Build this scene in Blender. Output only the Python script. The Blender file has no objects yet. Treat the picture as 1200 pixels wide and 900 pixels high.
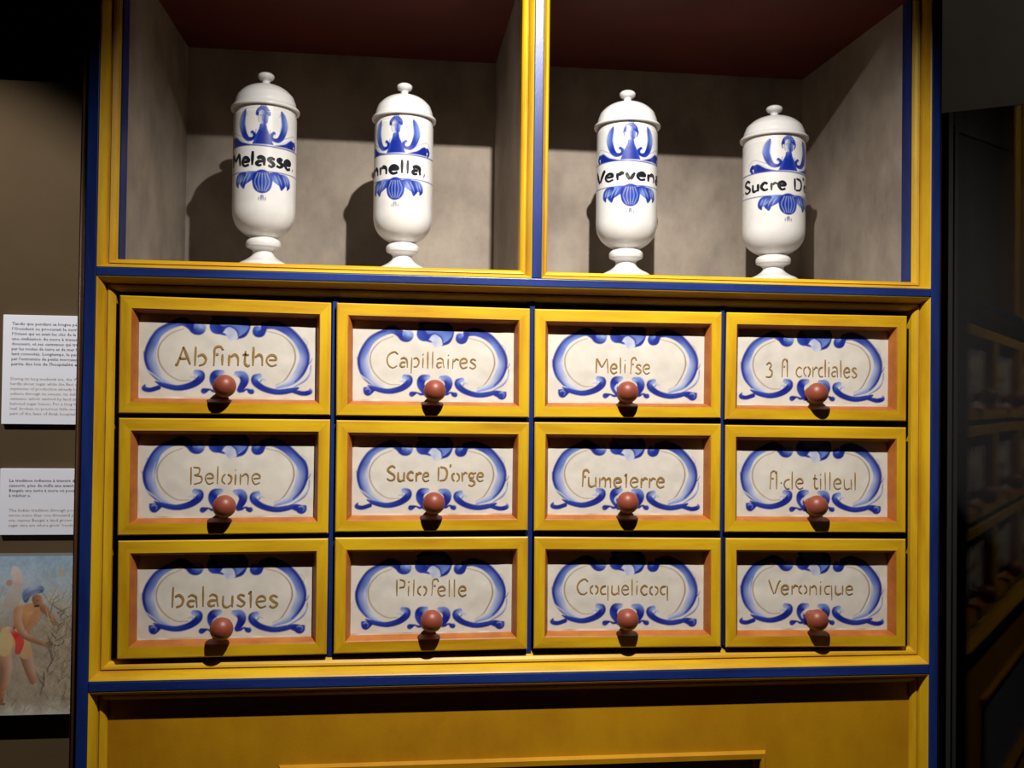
import bpy, math, random
import numpy as np
from mathutils import Matrix, Vector
random.seed(4)
rng = np.random.default_rng(4)
S = bpy.context.scene
COL = S.collection
EYE = 1.35                      # eye height above the floor; shapes below are written relative to it
PI = math.pi

# ------------------------------------------------------------------ camera
F_PX, YAW, PITCH, ROLL, DIST = 1100.64, 0.113363, 0.0156223, 0.0124596, 1.3
def cam_axes():
    cy, sy, cp, sp, cr, sr = math.cos(YAW), math.sin(YAW), math.cos(PITCH), math.sin(PITCH), math.cos(ROLL), math.sin(ROLL)
    fwd = Vector((sy*cp, cy*cp, sp)); right = Vector((cy, -sy, 0)); up = right.cross(fwd)
    return cr*right+sr*up, -sr*right+cr*up, fwd
CR, CU, CF = cam_axes()
cam = bpy.data.objects.new('camera', bpy.data.cameras.new('camera')); COL.objects.link(cam)
m = Matrix((CR, CU, -CF)).transposed().to_4x4(); m.translation = Vector((0, -DIST, EYE))
cam.matrix_world = m
cam.data.sensor_width = 36; cam.data.lens = F_PX/1200*36; cam.data.clip_start = .02
S.camera = cam
def at(px, py, Y=0.0):
    """measured photograph point -> (x, z) on the upright plane at depth Y"""
    r = CR*((px-600)/F_PX) + CU*((450-py)/F_PX) + CF
    k = (Y+DIST)/r.y
    return r.x*k, r.z*k

# ------------------------------------------------------------------ world, lamps, exposure
S.view_settings.view_transform = 'Standard'; S.view_settings.look = 'None'
S.view_settings.exposure = 0; S.view_settings.gamma = 1; S.view_settings.use_curve_mapping = False
W = bpy.data.worlds.new('dim_gallery'); S.world = W; W.use_nodes = True
W.node_tree.nodes['Background'].inputs[0].default_value = (.9, .72, .55, 1)
W.node_tree.nodes['Background'].inputs[1].default_value = .003
def spot(name, loc, aim, power, angle, blend, radius, col):
    l = bpy.data.lights.new(name, 'SPOT'); l.energy = power; l.spot_size = math.radians(angle); l.spot_blend = blend
    l.shadow_soft_size = radius; l.color = col
    o = bpy.data.objects.new(name, l); COL.objects.link(o)
    loc = Vector(loc)+Vector((0, 0, EYE)); aim = Vector(aim)+Vector((0, 0, EYE))
    o.location = loc; o.rotation_euler = (aim-loc).to_track_quat('-Z', 'Y').to_euler()
    return o
spot('cabinet_spotlight', (.18, -.70, .90), (.21, 0, .08), 114, 83, 1, .008, (1, .94, .86))
spot('panel_spotlight', (-1.08, -.75, 1.25), (-.76, .4, -.06), 130, 37, .45, .02, (1, .96, .93))

spot('right_wall_fill', (1.9, .10, 1.45), (1.35, .95, .72), 4.0, 75, 1, .03, (1, .93, .84))  # added fill lamp without a real source, brightens the upper right wall

# ------------------------------------------------------------------ helpers
def tag(o, label=None, cat=None, group=None, kind=None):
    if label: o['label'] = label
    if cat: o['category'] = cat
    if group: o['group'] = group
    if kind: o['kind'] = kind
    return o
ORG = {}
def thing(name, base, label, cat, group=None, rotz=0):
    o = bpy.data.objects.new(name, None); COL.objects.link(o); o.empty_display_size = .05
    o.location = (base[0], base[1], base[2]+EYE); o.rotation_euler = (0, 0, rotz)
    ORG[o] = Vector(base)
    return tag(o, label, cat, group)
class MB:
    """collects shapes for one mesh; world-relative coordinates"""
    def __init__(s): s.v = []; s.f = []; s.mi = []
    def add(s, vs, fs, mi=0):
        n = len(s.v); s.v += [tuple(v) for v in vs]
        s.f += [tuple(i+n for i in f) for f in fs]; s.mi += [mi]*len(fs); return s
    def box(s, x0, x1, y0, y1, z0, z1, mi=0):
        v = [(x, y, z) for z in (z0, z1) for y in (y0, y1) for x in (x0, x1)]
        return s.add(v, [(0, 2, 3, 1), (4, 5, 7, 6), (0, 1, 5, 4), (2, 6, 7, 3), (0, 4, 6, 2), (1, 3, 7, 5)], mi)
    def quadbox(s, q, y0, y1, mi=0):
        """q: four (x,z) corners anticlockwise seen from the front; slab from y0 to y1"""
        v = [(x, y0, z) for x, z in q]+[(x, y1, z) for x, z in q]
        return s.add(v, [(0, 1, 2, 3), (7, 6, 5, 4)]+[(i, i+4, (i+1) % 4+4, (i+1) % 4) for i in range(4)], mi)
    def lathe(s, prof, seg=48, c=(0, 0, 0), mi=0, axis='z'):
        vs = []; fs = []
        for r, z in prof:
            for k in range(seg):
                a = 2*PI*k/seg
                p = (r*math.cos(a), r*math.sin(a), z) if axis == 'z' else (r*math.cos(a), -z, r*math.sin(a))
                vs.append((c[0]+p[0], c[1]+p[1], c[2]+p[2]))
        n = len(prof)
        for j in range(n-1):
            for k in range(seg):
                a, b = j*seg+k, j*seg+(k+1) % seg
                fs.append((a, b, b+seg, a+seg))
        fs.append(tuple(range(seg))[::-1]); fs.append(tuple((n-1)*seg+k for k in range(seg)))
        return s.add(vs, fs, mi)
    def mitre(s, rects, mi=0, sides=(0, 1, 2, 3)):
        """rects: list of (x0,x1,z0,z1,y[,q]) stations of a mitred frame from the outside in"""
        rings = []
        for r in rects:
            x0, x1, z0, z1, y = r
            rings.append([(x0, y, z0), (x1, y, z0), (x1, y, z1), (x0, y, z1)])
        for a, b in zip(rings[:-1], rings[1:]):
            for i in sides:
                j = (i+1) % 4
                s.add([a[i], a[j], b[j], b[i]], [(0, 1, 2, 3)], mi)
        return s
    def build(s, name, mats, parent=None, smooth=False, bevel=0, local=False, auto=None):
        me = bpy.data.meshes.new(name)
        off = ORG[parent] if parent in ORG and not local else Vector((0, 0, -EYE)) if parent is None else Vector((0, 0, 0))
        if parent is not None and parent not in ORG and not local:
            p = parent
            while p.parent: p = p.parent
            off = ORG[p] if p in ORG else Vector((0, 0, -EYE))
        me.from_pydata([(v[0]-off.x, v[1]-off.y, v[2]-off.z) for v in s.v], [], s.f)
        for mm in (mats if isinstance(mats, (list, tuple)) else [mats]): me.materials.append(mm)
        me.polygons.foreach_set('material_index', s.mi)
        if smooth: me.polygons.foreach_set('use_smooth', [True]*len(s.f))
        me.update()
        o = bpy.data.objects.new(name, me); COL.objects.link(o)
        if parent is not None: o.parent = parent
        if bevel:
            b = o.modifiers.new('edge', 'BEVEL'); b.width = bevel; b.segments = 2; b.limit_method = 'ANGLE'; b.angle_limit = .6
        if auto:
            e = o.modifiers.new('split', 'EDGE_SPLIT'); e.split_angle = auto
        return o

# ------------------------------------------------------------------ materials
def nodes(name):
    m = bpy.data.materials.new(name); m.use_nodes = True; nt = m.node_tree
    return m, nt, nt.nodes['Principled BSDF']
def noise(nt, scale, detail=4, stretch=(1, 1, 1), rough=.6):
    tc = nt.nodes.new('ShaderNodeTexCoord'); mp = nt.nodes.new('ShaderNodeMapping'); mp.inputs['Scale'].default_value = stretch
    n = nt.nodes.new('ShaderNodeTexNoise'); n.inputs['Scale'].default_value = scale; n.inputs['Detail'].default_value = detail
    n.inputs['Roughness'].default_value = rough
    nt.links.new(tc.outputs['Object'], mp.inputs[0]); nt.links.new(mp.outputs[0], n.inputs['Vector'])
    return n.outputs['Fac']
def ramp(nt, fac, stops):
    r = nt.nodes.new('ShaderNodeValToRGB'); r.color_ramp.elements.remove(r.color_ramp.elements[1])
    for i, (p, c) in enumerate(stops):
        e = r.color_ramp.elements[0] if i == 0 else r.color_ramp.elements.new(p)
        e.position = p; e.color = (*c, 1)
    nt.links.new(fac, r.inputs[0]); return r.outputs[0]
def mixc(nt, fac, a, b, mode='MIX'):
    x = nt.nodes.new('ShaderNodeMix'); x.data_type = 'RGBA'; x.blend_type = mode
    for sock, val in ((x.inputs[0], fac), (x.inputs[6], a), (x.inputs[7], b)):
        if hasattr(val, 'type'): nt.links.new(val, sock)
        elif isinstance(val, tuple): sock.default_value = (*val, 1)
        else: sock.default_value = val
    return x.outputs[2]
def bump(nt, b, h, strength, dist=.001):
    n = nt.nodes.new('ShaderNodeBump'); n.inputs['Strength'].default_value = strength; n.inputs['Distance'].default_value = dist
    nt.links.new(h, n.inputs['Height']); nt.links.new(n.outputs[0], b.inputs['Normal'])
def paint(name, c1, c2, worn=None, rough=.45, scale=14, stretch=(1, 1, 1), spec=.5, bmp=.25, spots=.0):
    m, nt, b = nodes(name)
    f = noise(nt, scale, 6, stretch)
    col = ramp(nt, f, [(.32, c2), (.62, c1)])
    fine = noise(nt, 140, 3, stretch)
    if worn:
        k = ramp(nt, noise(nt, 60, 5, stretch, .75), [(.60, (0, 0, 0)), (.78, (1, 1, 1))])
        sc = nt.nodes.new('ShaderNodeMath'); sc.operation = 'MULTIPLY'; sc.inputs[1].default_value = spots or .5
        nt.links.new(k, sc.inputs[0]); col = mixc(nt, sc.outputs[0], col, worn)
    nt.links.new(col, b.inputs['Base Color']); b.inputs['Roughness'].default_value = rough
    b.inputs['Specular IOR Level'].default_value = spec
    bump(nt, b, fine, bmp, .0006)
    return m
H = (1, 6, 9); V = (9, 6, 1)          # brush direction: across / up and down
YEL_H = paint('yellow_paint_across', (.71, .44, .009), (.50, .245, .005), (.30, .13, .01), .42, 5, H, spots=.35)
YEL_V = paint('yellow_paint_upright', (.71, .44, .009), (.50, .245, .005), (.30, .13, .01), .42, 5, V, spots=.45)
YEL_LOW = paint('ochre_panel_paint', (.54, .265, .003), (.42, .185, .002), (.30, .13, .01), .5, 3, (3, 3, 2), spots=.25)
BLUE_H = paint('blue_paint_across', (.013, .036, .21), (.006, .016, .10), (.10, .17, .42), .36, 5, H, spots=.6)
BLUE_V = paint('blue_paint_upright', (.012, .034, .20), (.006, .016, .10), (.08, .14, .36), .36, 5, V, spots=.35)
GROOVE = paint('brown_groove', (.40, .20, .02), (.28, .12, .015), None, .6, 20, V)
ORANGE = paint('orange_moulding_paint', (.44, .145, .018), (.32, .085, .010), (.62, .30, .09), .5, 8, (3, 3, 3), spots=.3)
TERRA = paint('terracotta_knob_paint', (.27, .060, .034), (.21, .045, .024), None, .45, 30, spec=.5, bmp=.1)
WOOD = paint('dark_brown_wood', (.10, .045, .018), (.045, .018, .008), (.25, .14, .07), .4, 6, V, spots=.3)
PLASTER = paint('grey_beige_plaster', (.36, .305, .25), (.20, .165, .135), (.14, .11, .085), .75, 9, (1, 1, .7), spots=.4, bmp=.8)
REDC = paint('dark_red_paint', (.11, .008, .004), (.07, .005, .003), None, .7, 5)
DARKIN = paint('dark_blue_inside', (.008, .012, .05), (.005, .007, .03), None, .8, 8)
WALLT = paint('olive_brown_wall', (.078, .047, .015), (.066, .038, .011), None, .85, 4, spots=0, bmp=.3)
WALLG = paint('grey_brown_wall', (.20, .17, .135), (.16, .135, .105), None, .9, 4, bmp=.4)
BLACKM = paint('black_board', (.006, .006, .007), (.004, .004, .005), None, .8, 4)
VOID = paint('black_backdrop', (.003, .003, .006), (.002, .002, .004), None, .95, 4)
FLOORM = paint('dark_floor', (.05, .04, .035), (.03, .025, .02), None, .6, 4)
CARD = paint('white_card', (.78, .80, .86), (.76, .78, .84), None, .6, 4, bmp=.02)
INKB = paint('black_ink', (.02, .02, .03), (.02, .02, .03), None, .6, 4, bmp=.01)
INKO = paint('beige_ink', (.42, .32, .25), (.42, .32, .25), None, .6, 4, bmp=.01)
OCHRE = paint('ochre_lettering', (.34, .20, .055), (.26, .15, .045), (.5, .36, .16), .6, 60, spots=.3)
BLACKL = paint('black_lettering', (.010, .012, .02), (.008, .010, .016), None, .3, 20)
def colour_attr(name, rough, coat=0, bmp=.0, spec=.5):
    m, nt, b = nodes(name)
    a = nt.nodes.new('ShaderNodeAttribute'); a.attribute_name = 'paint'
    f = ramp(nt, noise(nt, 40, 5), [(.3, (.93, .93, .92)), (.7, (1.03, 1.03, 1.03))])
    nt.links.new(mixc(nt, 1.0, a.outputs['Color'], f, 'MULTIPLY'), b.inputs['Base Color'])
    b.inputs['Roughness'].default_value = rough; b.inputs['Coat Weight'].default_value = coat; b.inputs['Coat Roughness'].default_value = .06
    b.inputs['Specular IOR Level'].default_value = spec
    if bmp: bump(nt, b, noise(nt, 55, 5), bmp, .0008)
    return m
PANEL = colour_attr('painted_cream_panel', .5, 0, .35)
GLAZE = colour_attr('painted_white_glaze', .3, .5, .12)
PRINT = colour_attr('printed_picture', .6)
WHITE = paint('white_glaze', (.74, .735, .73), (.71, .705, .70), None, .28, 6, bmp=.08)
WHITE.node_tree.nodes['Principled BSDF'].inputs['Coat Weight'].default_value = .5
def glass_mat():
    m = bpy.data.materials.new('dark_reflecting_glass'); m.use_nodes = True; nt = m.node_tree; nt.nodes.clear()
    o = nt.nodes.new('ShaderNodeOutputMaterial'); mx = nt.nodes.new('ShaderNodeMixShader')
    t = nt.nodes.new('ShaderNodeBsdfTransparent'); t.inputs[0].default_value = (.92, .93, .93, 1)
    g = nt.nodes.new('ShaderNodeBsdfGlossy'); g.inputs['Roughness'].default_value = 0.0
    g.inputs[0].default_value = (.85, .75, .6, 1)
    f = nt.nodes.new('ShaderNodeFresnel'); f.inputs[0].default_value = 1.27
    nt.links.new(f.outputs[0], mx.inputs[0]); nt.links.new(t.outputs[0], mx.inputs[1]); nt.links.new(g.outputs[0], mx.inputs[2])
    nt.links.new(mx.outputs[0], o.inputs[0]); return m
GLASS = glass_mat()

# ------------------------------------------------------------------ the setting
def struct(name, mb, mat): return tag(mb.build(name, mat), kind='structure')
struct('floor', MB().box(-4, 4, -4, 2.2, -EYE-.05, -EYE), FLOORM)
struct('ceiling', MB().box(-4, 4, -4, 2.2, 1.6, 1.7), VOID)
struct('wall_back', MB().box(-4, .3, 2.1, 2.2, -EYE, 1.6), VOID)
WL = .40
struct('wall_left', MB().box(-2.2, -.30, WL, WL+.06, -EYE, .5385), WALLT)
struct('wall_right', MB().box(.3, 4, .95, 1.05, -EYE, 1.6), WALLG)
bx = []
a = math.radians(-30); p0 = Vector((.7815, .06)); dr = Vector((math.cos(a), math.sin(a))); nn = Vector((-dr.y, dr.x))*.03
q = [p0, p0+dr*2.0, p0+dr*2.0+nn, p0+nn]
def on_vertical(px, py, o, d_):
    r = CR*((px-600)/F_PX)+CU*((450-py)/F_PX)+CF      # meet the sight line with the upright plane through o along d_
    A = np.array([[r.x, -d_.x], [r.y, -d_.y]]); k, u = np.linalg.solve(A, [o.x, o.y+DIST]); return u, r.z*k
(u1, z1), (u2, z2) = on_vertical(1110, 132, p0, dr), on_vertical(1200, 122, p0, dr)
zt = lambda u: z1+(z2-z1)*(u-u1)/(u2-u1)
pb = MB().add([(p.x, p.y, z) for z, p in [(-EYE, p) for p in q]+list(zip((zt(0), zt(2), zt(2), zt(0)), q))], [(0, 3, 2, 1), (4, 5, 6, 7)]+[(i, (i+1) % 4, (i+1) % 4+4, i+4) for i in range(4)])
struct('wall_partition', pb, BLACKM)

# ------------------------------------------------------------------ cabinet shell
XL, XR = -.4063, .7595               # inner edges of the blue frame
ZT, ZB = .1670, -.3775               # bottom of the niche mouldings / bottom of the drawer moulding
cab = thing('apothecary_cabinet', (.18, .18, -EYE), 'large yellow and blue painted apothecary cabinet with two open niches above twelve drawers', 'cabinet')
FY = -.012                           # front of the blue frame
BT = .0115                           # rail height
def part(name, mb, mat, **k): return mb.build(name, mat, cab, **k)
part('blue_stile', MB().box(XL-.0145, XL, FY, .03, -1.25, .72), BLUE_V, bevel=.0012)
part('blue_stile', MB().box(XR, XR+.0135, FY, .03, -1.25, .72), BLUE_V, bevel=.0012)
part('blue_rail', MB().box(XL, XR, FY-.001, .03, ZT-BT, ZT), BLUE_H, bevel=.0015)
part('blue_rail', MB().box(XL, XR, FY-.001, .03, ZB-.0135, ZB), BLUE_H, bevel=.0015)
DX0, DX1 = at(622, 330)[0], at(633, 330)[0]
part('blue_divider', MB().box(DX0, DX1, FY, .03, ZT, .72), BLUE_V, bevel=.0012)
part('blue_lintel', MB().box(XL, XR, FY, .03, .650, .72), BLUE_H)
# wooden side trim with its beads
for s, x in ((-1, XL-.0145), (1, XR+.0135)):
    t = MB(); xs = sorted((x, x+s*(.0098 if s < 0 else .0055)))
    t.box(xs[0], xs[1], -.006, .36, -1.25, .72); part('wooden_side_trim', t, WOOD, bevel=.001)
    for k in ((.0025, .0070) if s < 0 else (.0022,)):
        b = MB(); b.lathe([(.0011, -1.25), (.0011, .72)], 8, (x+s*k, -.0065, 0)); part('bead', b, WOOD, smooth=True)
# yellow mouldings: two rounded steps with a brown groove between
def moulding(name, x0, x1, z0, z1, wl, wr, wb, wt, y_in=.004, back=.03):
    st = [(0, FY+.0012, 0), (.04, FY-.0002, 0), (.12, FY+.0010, 0), (.30, FY+.0062, 0), (.42, FY+.0110, 0), (.46, FY+.0155, 1), (.54, FY+.0160, 1), (.58, FY+.0145, 0), (.72, FY+.0155, 0), (.88, FY+.0180, 0), (1, FY+.0215, 0), (1.0, back, 0)]
    rs = [(x0+wl*s, x1-wr*s, z0+wb*s, z1-wt*s, y) for s, y, g in st]
    for side in range(4):
        mb = MB()
        for i in range(len(rs)-1):
            mb.mitre(rs[i:i+2], 1 if st[i][2] and st[i+1][2] else 0, (side,))
        part(name, mb, [YEL_H if side in (0, 2) else YEL_V, GROOVE], smooth=False)
N1 = (XL, DX0); N2 = (DX1, XR)
moulding('niche_moulding', N1[0], N1[1], ZT, .650, .0210, .0150, .0135, .015)
moulding('niche_moulding', N2[0], N2[1], ZT, .650, .0108, .0190, .0125, .015)
DZT = ZT-BT
moulding('drawer_bay_moulding', XL, XR, ZB, DZT, .0200, .0180, .0205, .0180, .000, .05)
moulding('lower_bay_moulding', XL, XR, -.80, ZB-.0135, .0190, .0180, .0205, .0170, .004, .012)
# niches
def quad(a, b, c, d_, mb=None): return (mb or MB()).add([a, b, c, d_], [(0, 1, 2, 3)])
YB = .364; FLZ = .1795
def niche(xf0, xb0, xf1, xb1, strip0, strip1):
    zc = .602
    part('niche_lintel', MB().box(min(xf0, xb0), max(xf1, xb1), .002, .014, zc, .66), YEL_H)
    part('niche_back', MB().box(xb0-.01, xb1+.01, YB, YB+.012, FLZ-.01, zc+.02), PLASTER)
    part('niche_ceiling', MB().add([(xf0, .0, zc), (xf1, .0, zc), (xb1, YB, zc-.003), (xb0, YB, zc-.003), (xf0, 0, zc+.012), (xf1, 0, zc+.012), (xb1, YB, zc+.012), (xb0, YB, zc+.012)],
         [(0, 3, 2, 1), (4, 5, 6, 7), (0, 1, 5, 4), (1, 2, 6, 5), (2, 3, 7, 6), (3, 0, 4, 7)]), REDC)
    part('niche_floor', MB().box(xf0, xf1, .012, YB, FLZ-.012, FLZ), PLASTER)
    for s, xf, xb, st in ((-1, xf0, xb0, strip0), (1, xf1, xb1, strip1)):
        t = .010*s
        ys = [st, YB]
        xm = xf+(xb-xf)*st/YB
        def slab(y0, x0, y1, x1):
            v = [(x0, y0), (x1, y1), (x1+t, y1), (x0+t, y0)]
            return MB().add([(x, y, z) for z in (FLZ-.012, zc) for x, y in v], [(0, 1, 2, 3), (7, 6, 5, 4)]+[(i, i+4, (i+1) % 4+4, (i+1) % 4) for i in range(4)])
        part('niche_side', slab(st, xm, YB, xb), PLASTER)
        part('blue_jamb', slab(.010, xf, st, xm), BLUE_V if st > .012 else WOOD)
niche(-.3835, -.379, .1585, .1530, .036, .014)
niche(.1955, .2000, .7385, .7250, .014, .032)
# body behind, base down to the floor
part('cabinet_side', MB().box(XL-.012, XL-.004, .03, .39, -1.25, .72), WOOD)
part('cabinet_side', MB().box(XR+.004, XR+.012, .03, .39, -1.25, .72), WOOD)
part('cabinet_back', MB().box(XL-.004, XR+.004, .378, .39, -1.25, .72), WOOD)
part('cabinet_top', MB().box(XL-.004, XR+.004, .03, .378, .69, .70), WOOD)
part('plinth', MB().box(XL-.0145, XR+.0135, FY, .39, -EYE, -1.25), BLUE_H)
part('bay_back', MB().box(XL, XR, .050, .056, -.40, .16), DARKIN)
# lower panel with a raised framed recess
LY = .011
lx0, lx1, lz1 = -.163, .5235, -.5018
lp = MB()
lo = (lx0+.011, lx1-.009, -.74, lz1-.011)
lp.box(XL+.015, lo[0], LY, LY+.006, -.80, -.385); lp.box(lo[1], XR-.015, LY, LY+.006, -.80, -.385)
lp.box(lo[0], lo[1], LY, LY+.006, lo[3], -.385); lp.box(lo[0], lo[1], LY, LY+.006, -.80, lo[2])
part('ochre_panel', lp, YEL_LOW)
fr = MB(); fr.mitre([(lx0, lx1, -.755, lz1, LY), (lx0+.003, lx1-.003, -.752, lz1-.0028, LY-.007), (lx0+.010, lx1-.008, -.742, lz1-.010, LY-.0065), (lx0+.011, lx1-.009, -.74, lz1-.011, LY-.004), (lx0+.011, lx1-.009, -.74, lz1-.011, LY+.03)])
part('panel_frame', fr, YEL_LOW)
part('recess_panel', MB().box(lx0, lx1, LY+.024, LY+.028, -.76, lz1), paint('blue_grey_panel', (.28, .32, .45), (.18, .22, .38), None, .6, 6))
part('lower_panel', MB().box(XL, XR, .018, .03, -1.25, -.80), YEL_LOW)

# ------------------------------------------------------------------ painter: brush strokes laid on a grid of points
D_ = np.array((.006, .018, .25)); M_ = np.array((.017, .052, .37)); L_ = np.array((.15, .24, .60)); W_ = np.array((.60, .62, .70))
BR = np.array((.20, .12, .07))
CK = {'D': D_, 'M': M_, 'L': L_, 'W': W_, 'B': BR, 'P': np.array((.38, .44, .68)), 'N': np.array((.004, .008, .10))}
def smooth_path(ctrl, n=14):
    c = np.array(ctrl, float)
    if len(c) == 2: return np.linspace(c[0], c[1], n*2)
    p = np.vstack([2*c[0]-c[1], c, 2*c[-1]-c[-2]]); out = []
    for i in range(1, len(p)-2):
        t = np.linspace(0, 1, n, endpoint=False)[:, None]
        out.append(.5*((2*p[i])+(-p[i-1]+p[i+1])*t+(2*p[i-1]-5*p[i]+4*p[i+1]-p[i+2])*t**2+(-p[i-1]+3*p[i]-3*p[i+1]+p[i+2])*t**3))
    out.append(c[-1:]); return np.vstack(out)
def resample(P, step):
    d = np.r_[0, np.cumsum(np.hypot(*np.diff(P[:, :2], axis=0).T))]
    n = int(min(400, max(6, d[-1]/max(step, P[:, 2].mean()*.06)))); t = np.linspace(0, d[-1], n)
    return np.stack([np.interp(t, d, P[:, k]) for k in range(P.shape[1])], 1)
class Painter:
    def __init__(s, U, Vv, base, soft):
        s.U, s.V = U.ravel(), Vv.ravel(); s.c = np.tile(np.array(base, float), (s.U.size, 1)) if len(np.shape(base)) == 1 else base.copy(); s.soft = soft
    def stroke(s, ctrl, alpha=1.0, streak=.0):
        """ctrl: (u, v, width, colour left of travel, colour right of travel); v down"""
        num = []
        for k in ctrl:
            cl = CK[k[3]] if isinstance(k[3], str) else np.array(k[3]); r = k[4] if len(k) > 4 else k[3]
            cr_ = CK[r] if isinstance(r, str) else np.array(r)
            num.append([k[0], k[1], k[2], *cl, *cr_])
        P = resample(smooth_path(num, 10), max(s.soft*.35, .9)); P[:, 2] = np.maximum(P[:, 2], .2); P[:, 3:] = np.clip(P[:, 3:], .002, 1)
        w = P[:, 2].max()/2+s.soft*2
        m = (s.U > P[:, 0].min()-w) & (s.U < P[:, 0].max()+w) & (s.V > P[:, 1].min()-w) & (s.V < P[:, 1].max()+w)
        ix = np.nonzero(m)[0]
        if not len(ix): return
        u, v = s.U[ix], s.V[ix]
        T = np.gradient(P[:, :2], axis=0); T /= (np.linalg.norm(T, axis=1)[:, None]+1e-9)
        d2 = (u[:, None]-P[None, :, 0])**2+(v[:, None]-P[None, :, 1])**2
        sc = np.sqrt(d2)-P[None, :, 2]/2
        j = sc.argmin(1); dist = np.sqrt(d2[np.arange(len(ix)), j])
        du, dv = u-P[j, 0], v-P[j, 1]
        side = T[j, 0]*dv-T[j, 1]*du               # >0: right of travel (v down)
        r = P[j, 2]/2
        al = np.clip((r-dist)/s.soft+.5, 0, 1)*alpha
        t = np.clip(side/(r+1e-6)*.5+.5, 0, 1); t = t*t*(3-2*t)
        col = P[j, 3:6]*(1-t[:, None])+P[j, 6:9]*t[:, None]
        if streak: col = col*(1+streak*np.sin(side*.9+j*.05)[:, None])
        s.c[ix] = s.c[ix]*(1-al[:, None])+col*al[:, None]
    def blob(s, u, v, r, c, c2=None, alpha=1): s.stroke([(u-.01, v, 2*r, c, c2 or c), (u+.01, v, 2*r, c, c2 or c)], alpha)
    def poly(s, pts, c, alpha=1.0):
        P = np.array(pts, float); u, v = s.U, s.V
        m = (u > P[:, 0].min()-2) & (u < P[:, 0].max()+2) & (v > P[:, 1].min()-2) & (v < P[:, 1].max()+2)
        ix = np.nonzero(m)[0]; u = u[ix]; v = v[ix]; ins = np.zeros(len(ix), bool); dm = np.full(len(ix), 1e9)
        for i in range(len(P)):
            a, b = P[i], P[(i+1) % len(P)]
            cnd = (a[1] > v) != (b[1] > v)
            xx = (b[0]-a[0])*(v-a[1])/(b[1]-a[1]+1e-12)+a[0]
            ins ^= cnd & (u < xx)
            ab = b-a; t = np.clip(((u-a[0])*ab[0]+(v-a[1])*ab[1])/(ab@ab+1e-9), 0, 1)
            dm = np.minimum(dm, np.hypot(u-a[0]-t*ab[0], v-a[1]-t*ab[1]))
        al = np.clip(np.where(ins, dm, -dm)/s.soft+.5, 0, 1)*alpha
        col = CK[c] if isinstance(c, str) else np.array(c)
        s.c[ix] = s.c[ix]*(1-al[:, None])+col*al[:, None]

def grid_mesh(name, co, nu, nv, colours, mat, parent, extra=None):
    """co (nv*nu,3) local coordinates"""
    me = bpy.data.meshes.new(name)
    i = np.arange(nv-1)[:, None]*nu+np.arange(nu-1)[None, :]
    f = np.stack([i, i+1, i+1+nu, i+nu], -1).reshape(-1, 4)
    me.vertices.add(nu*nv); me.vertices.foreach_set('co', co.astype('f').ravel())
    me.loops.add(f.size); me.loops.foreach_set('vertex_index', f.ravel().astype('i'))
    me.polygons.add(len(f)); me.polygons.foreach_set('loop_start', np.arange(0, f.size, 4, dtype='i'))
    me.polygons.foreach_set('use_smooth', np.ones(len(f), bool))
    me.update(calc_edges=True); me.validate()
    at_ = me.attributes.new('paint', 'FLOAT_COLOR', 'POINT')
    at_.data.foreach_set('color', np.hstack([np.clip(colours, 0, 1), np.ones((len(colours), 1))]).astype('f').ravel())
    me.materials.append(mat)
    o = bpy.data.objects.new(name, me); COL.objects.link(o)
    if parent is not None: o.parent = parent
    return o

def value_noise(U, Vv, cell, seed):
    r = np.random.default_rng(seed); g = r.random((80, 80))
    x = (U/cell) % 78; y = (Vv/cell) % 78; xi = x.astype(int); yi = y.astype(int); fx = x-xi; fy = y-yi
    fx = fx*fx*(3-2*fx); fy = fy*fy*(3-2*fy)
    return (g[yi, xi]*(1-fx)+g[yi, xi+1]*fx)*(1-fy)+(g[yi+1, xi]*(1-fx)+g[yi+1, xi+1]*fx)*fy

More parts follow.
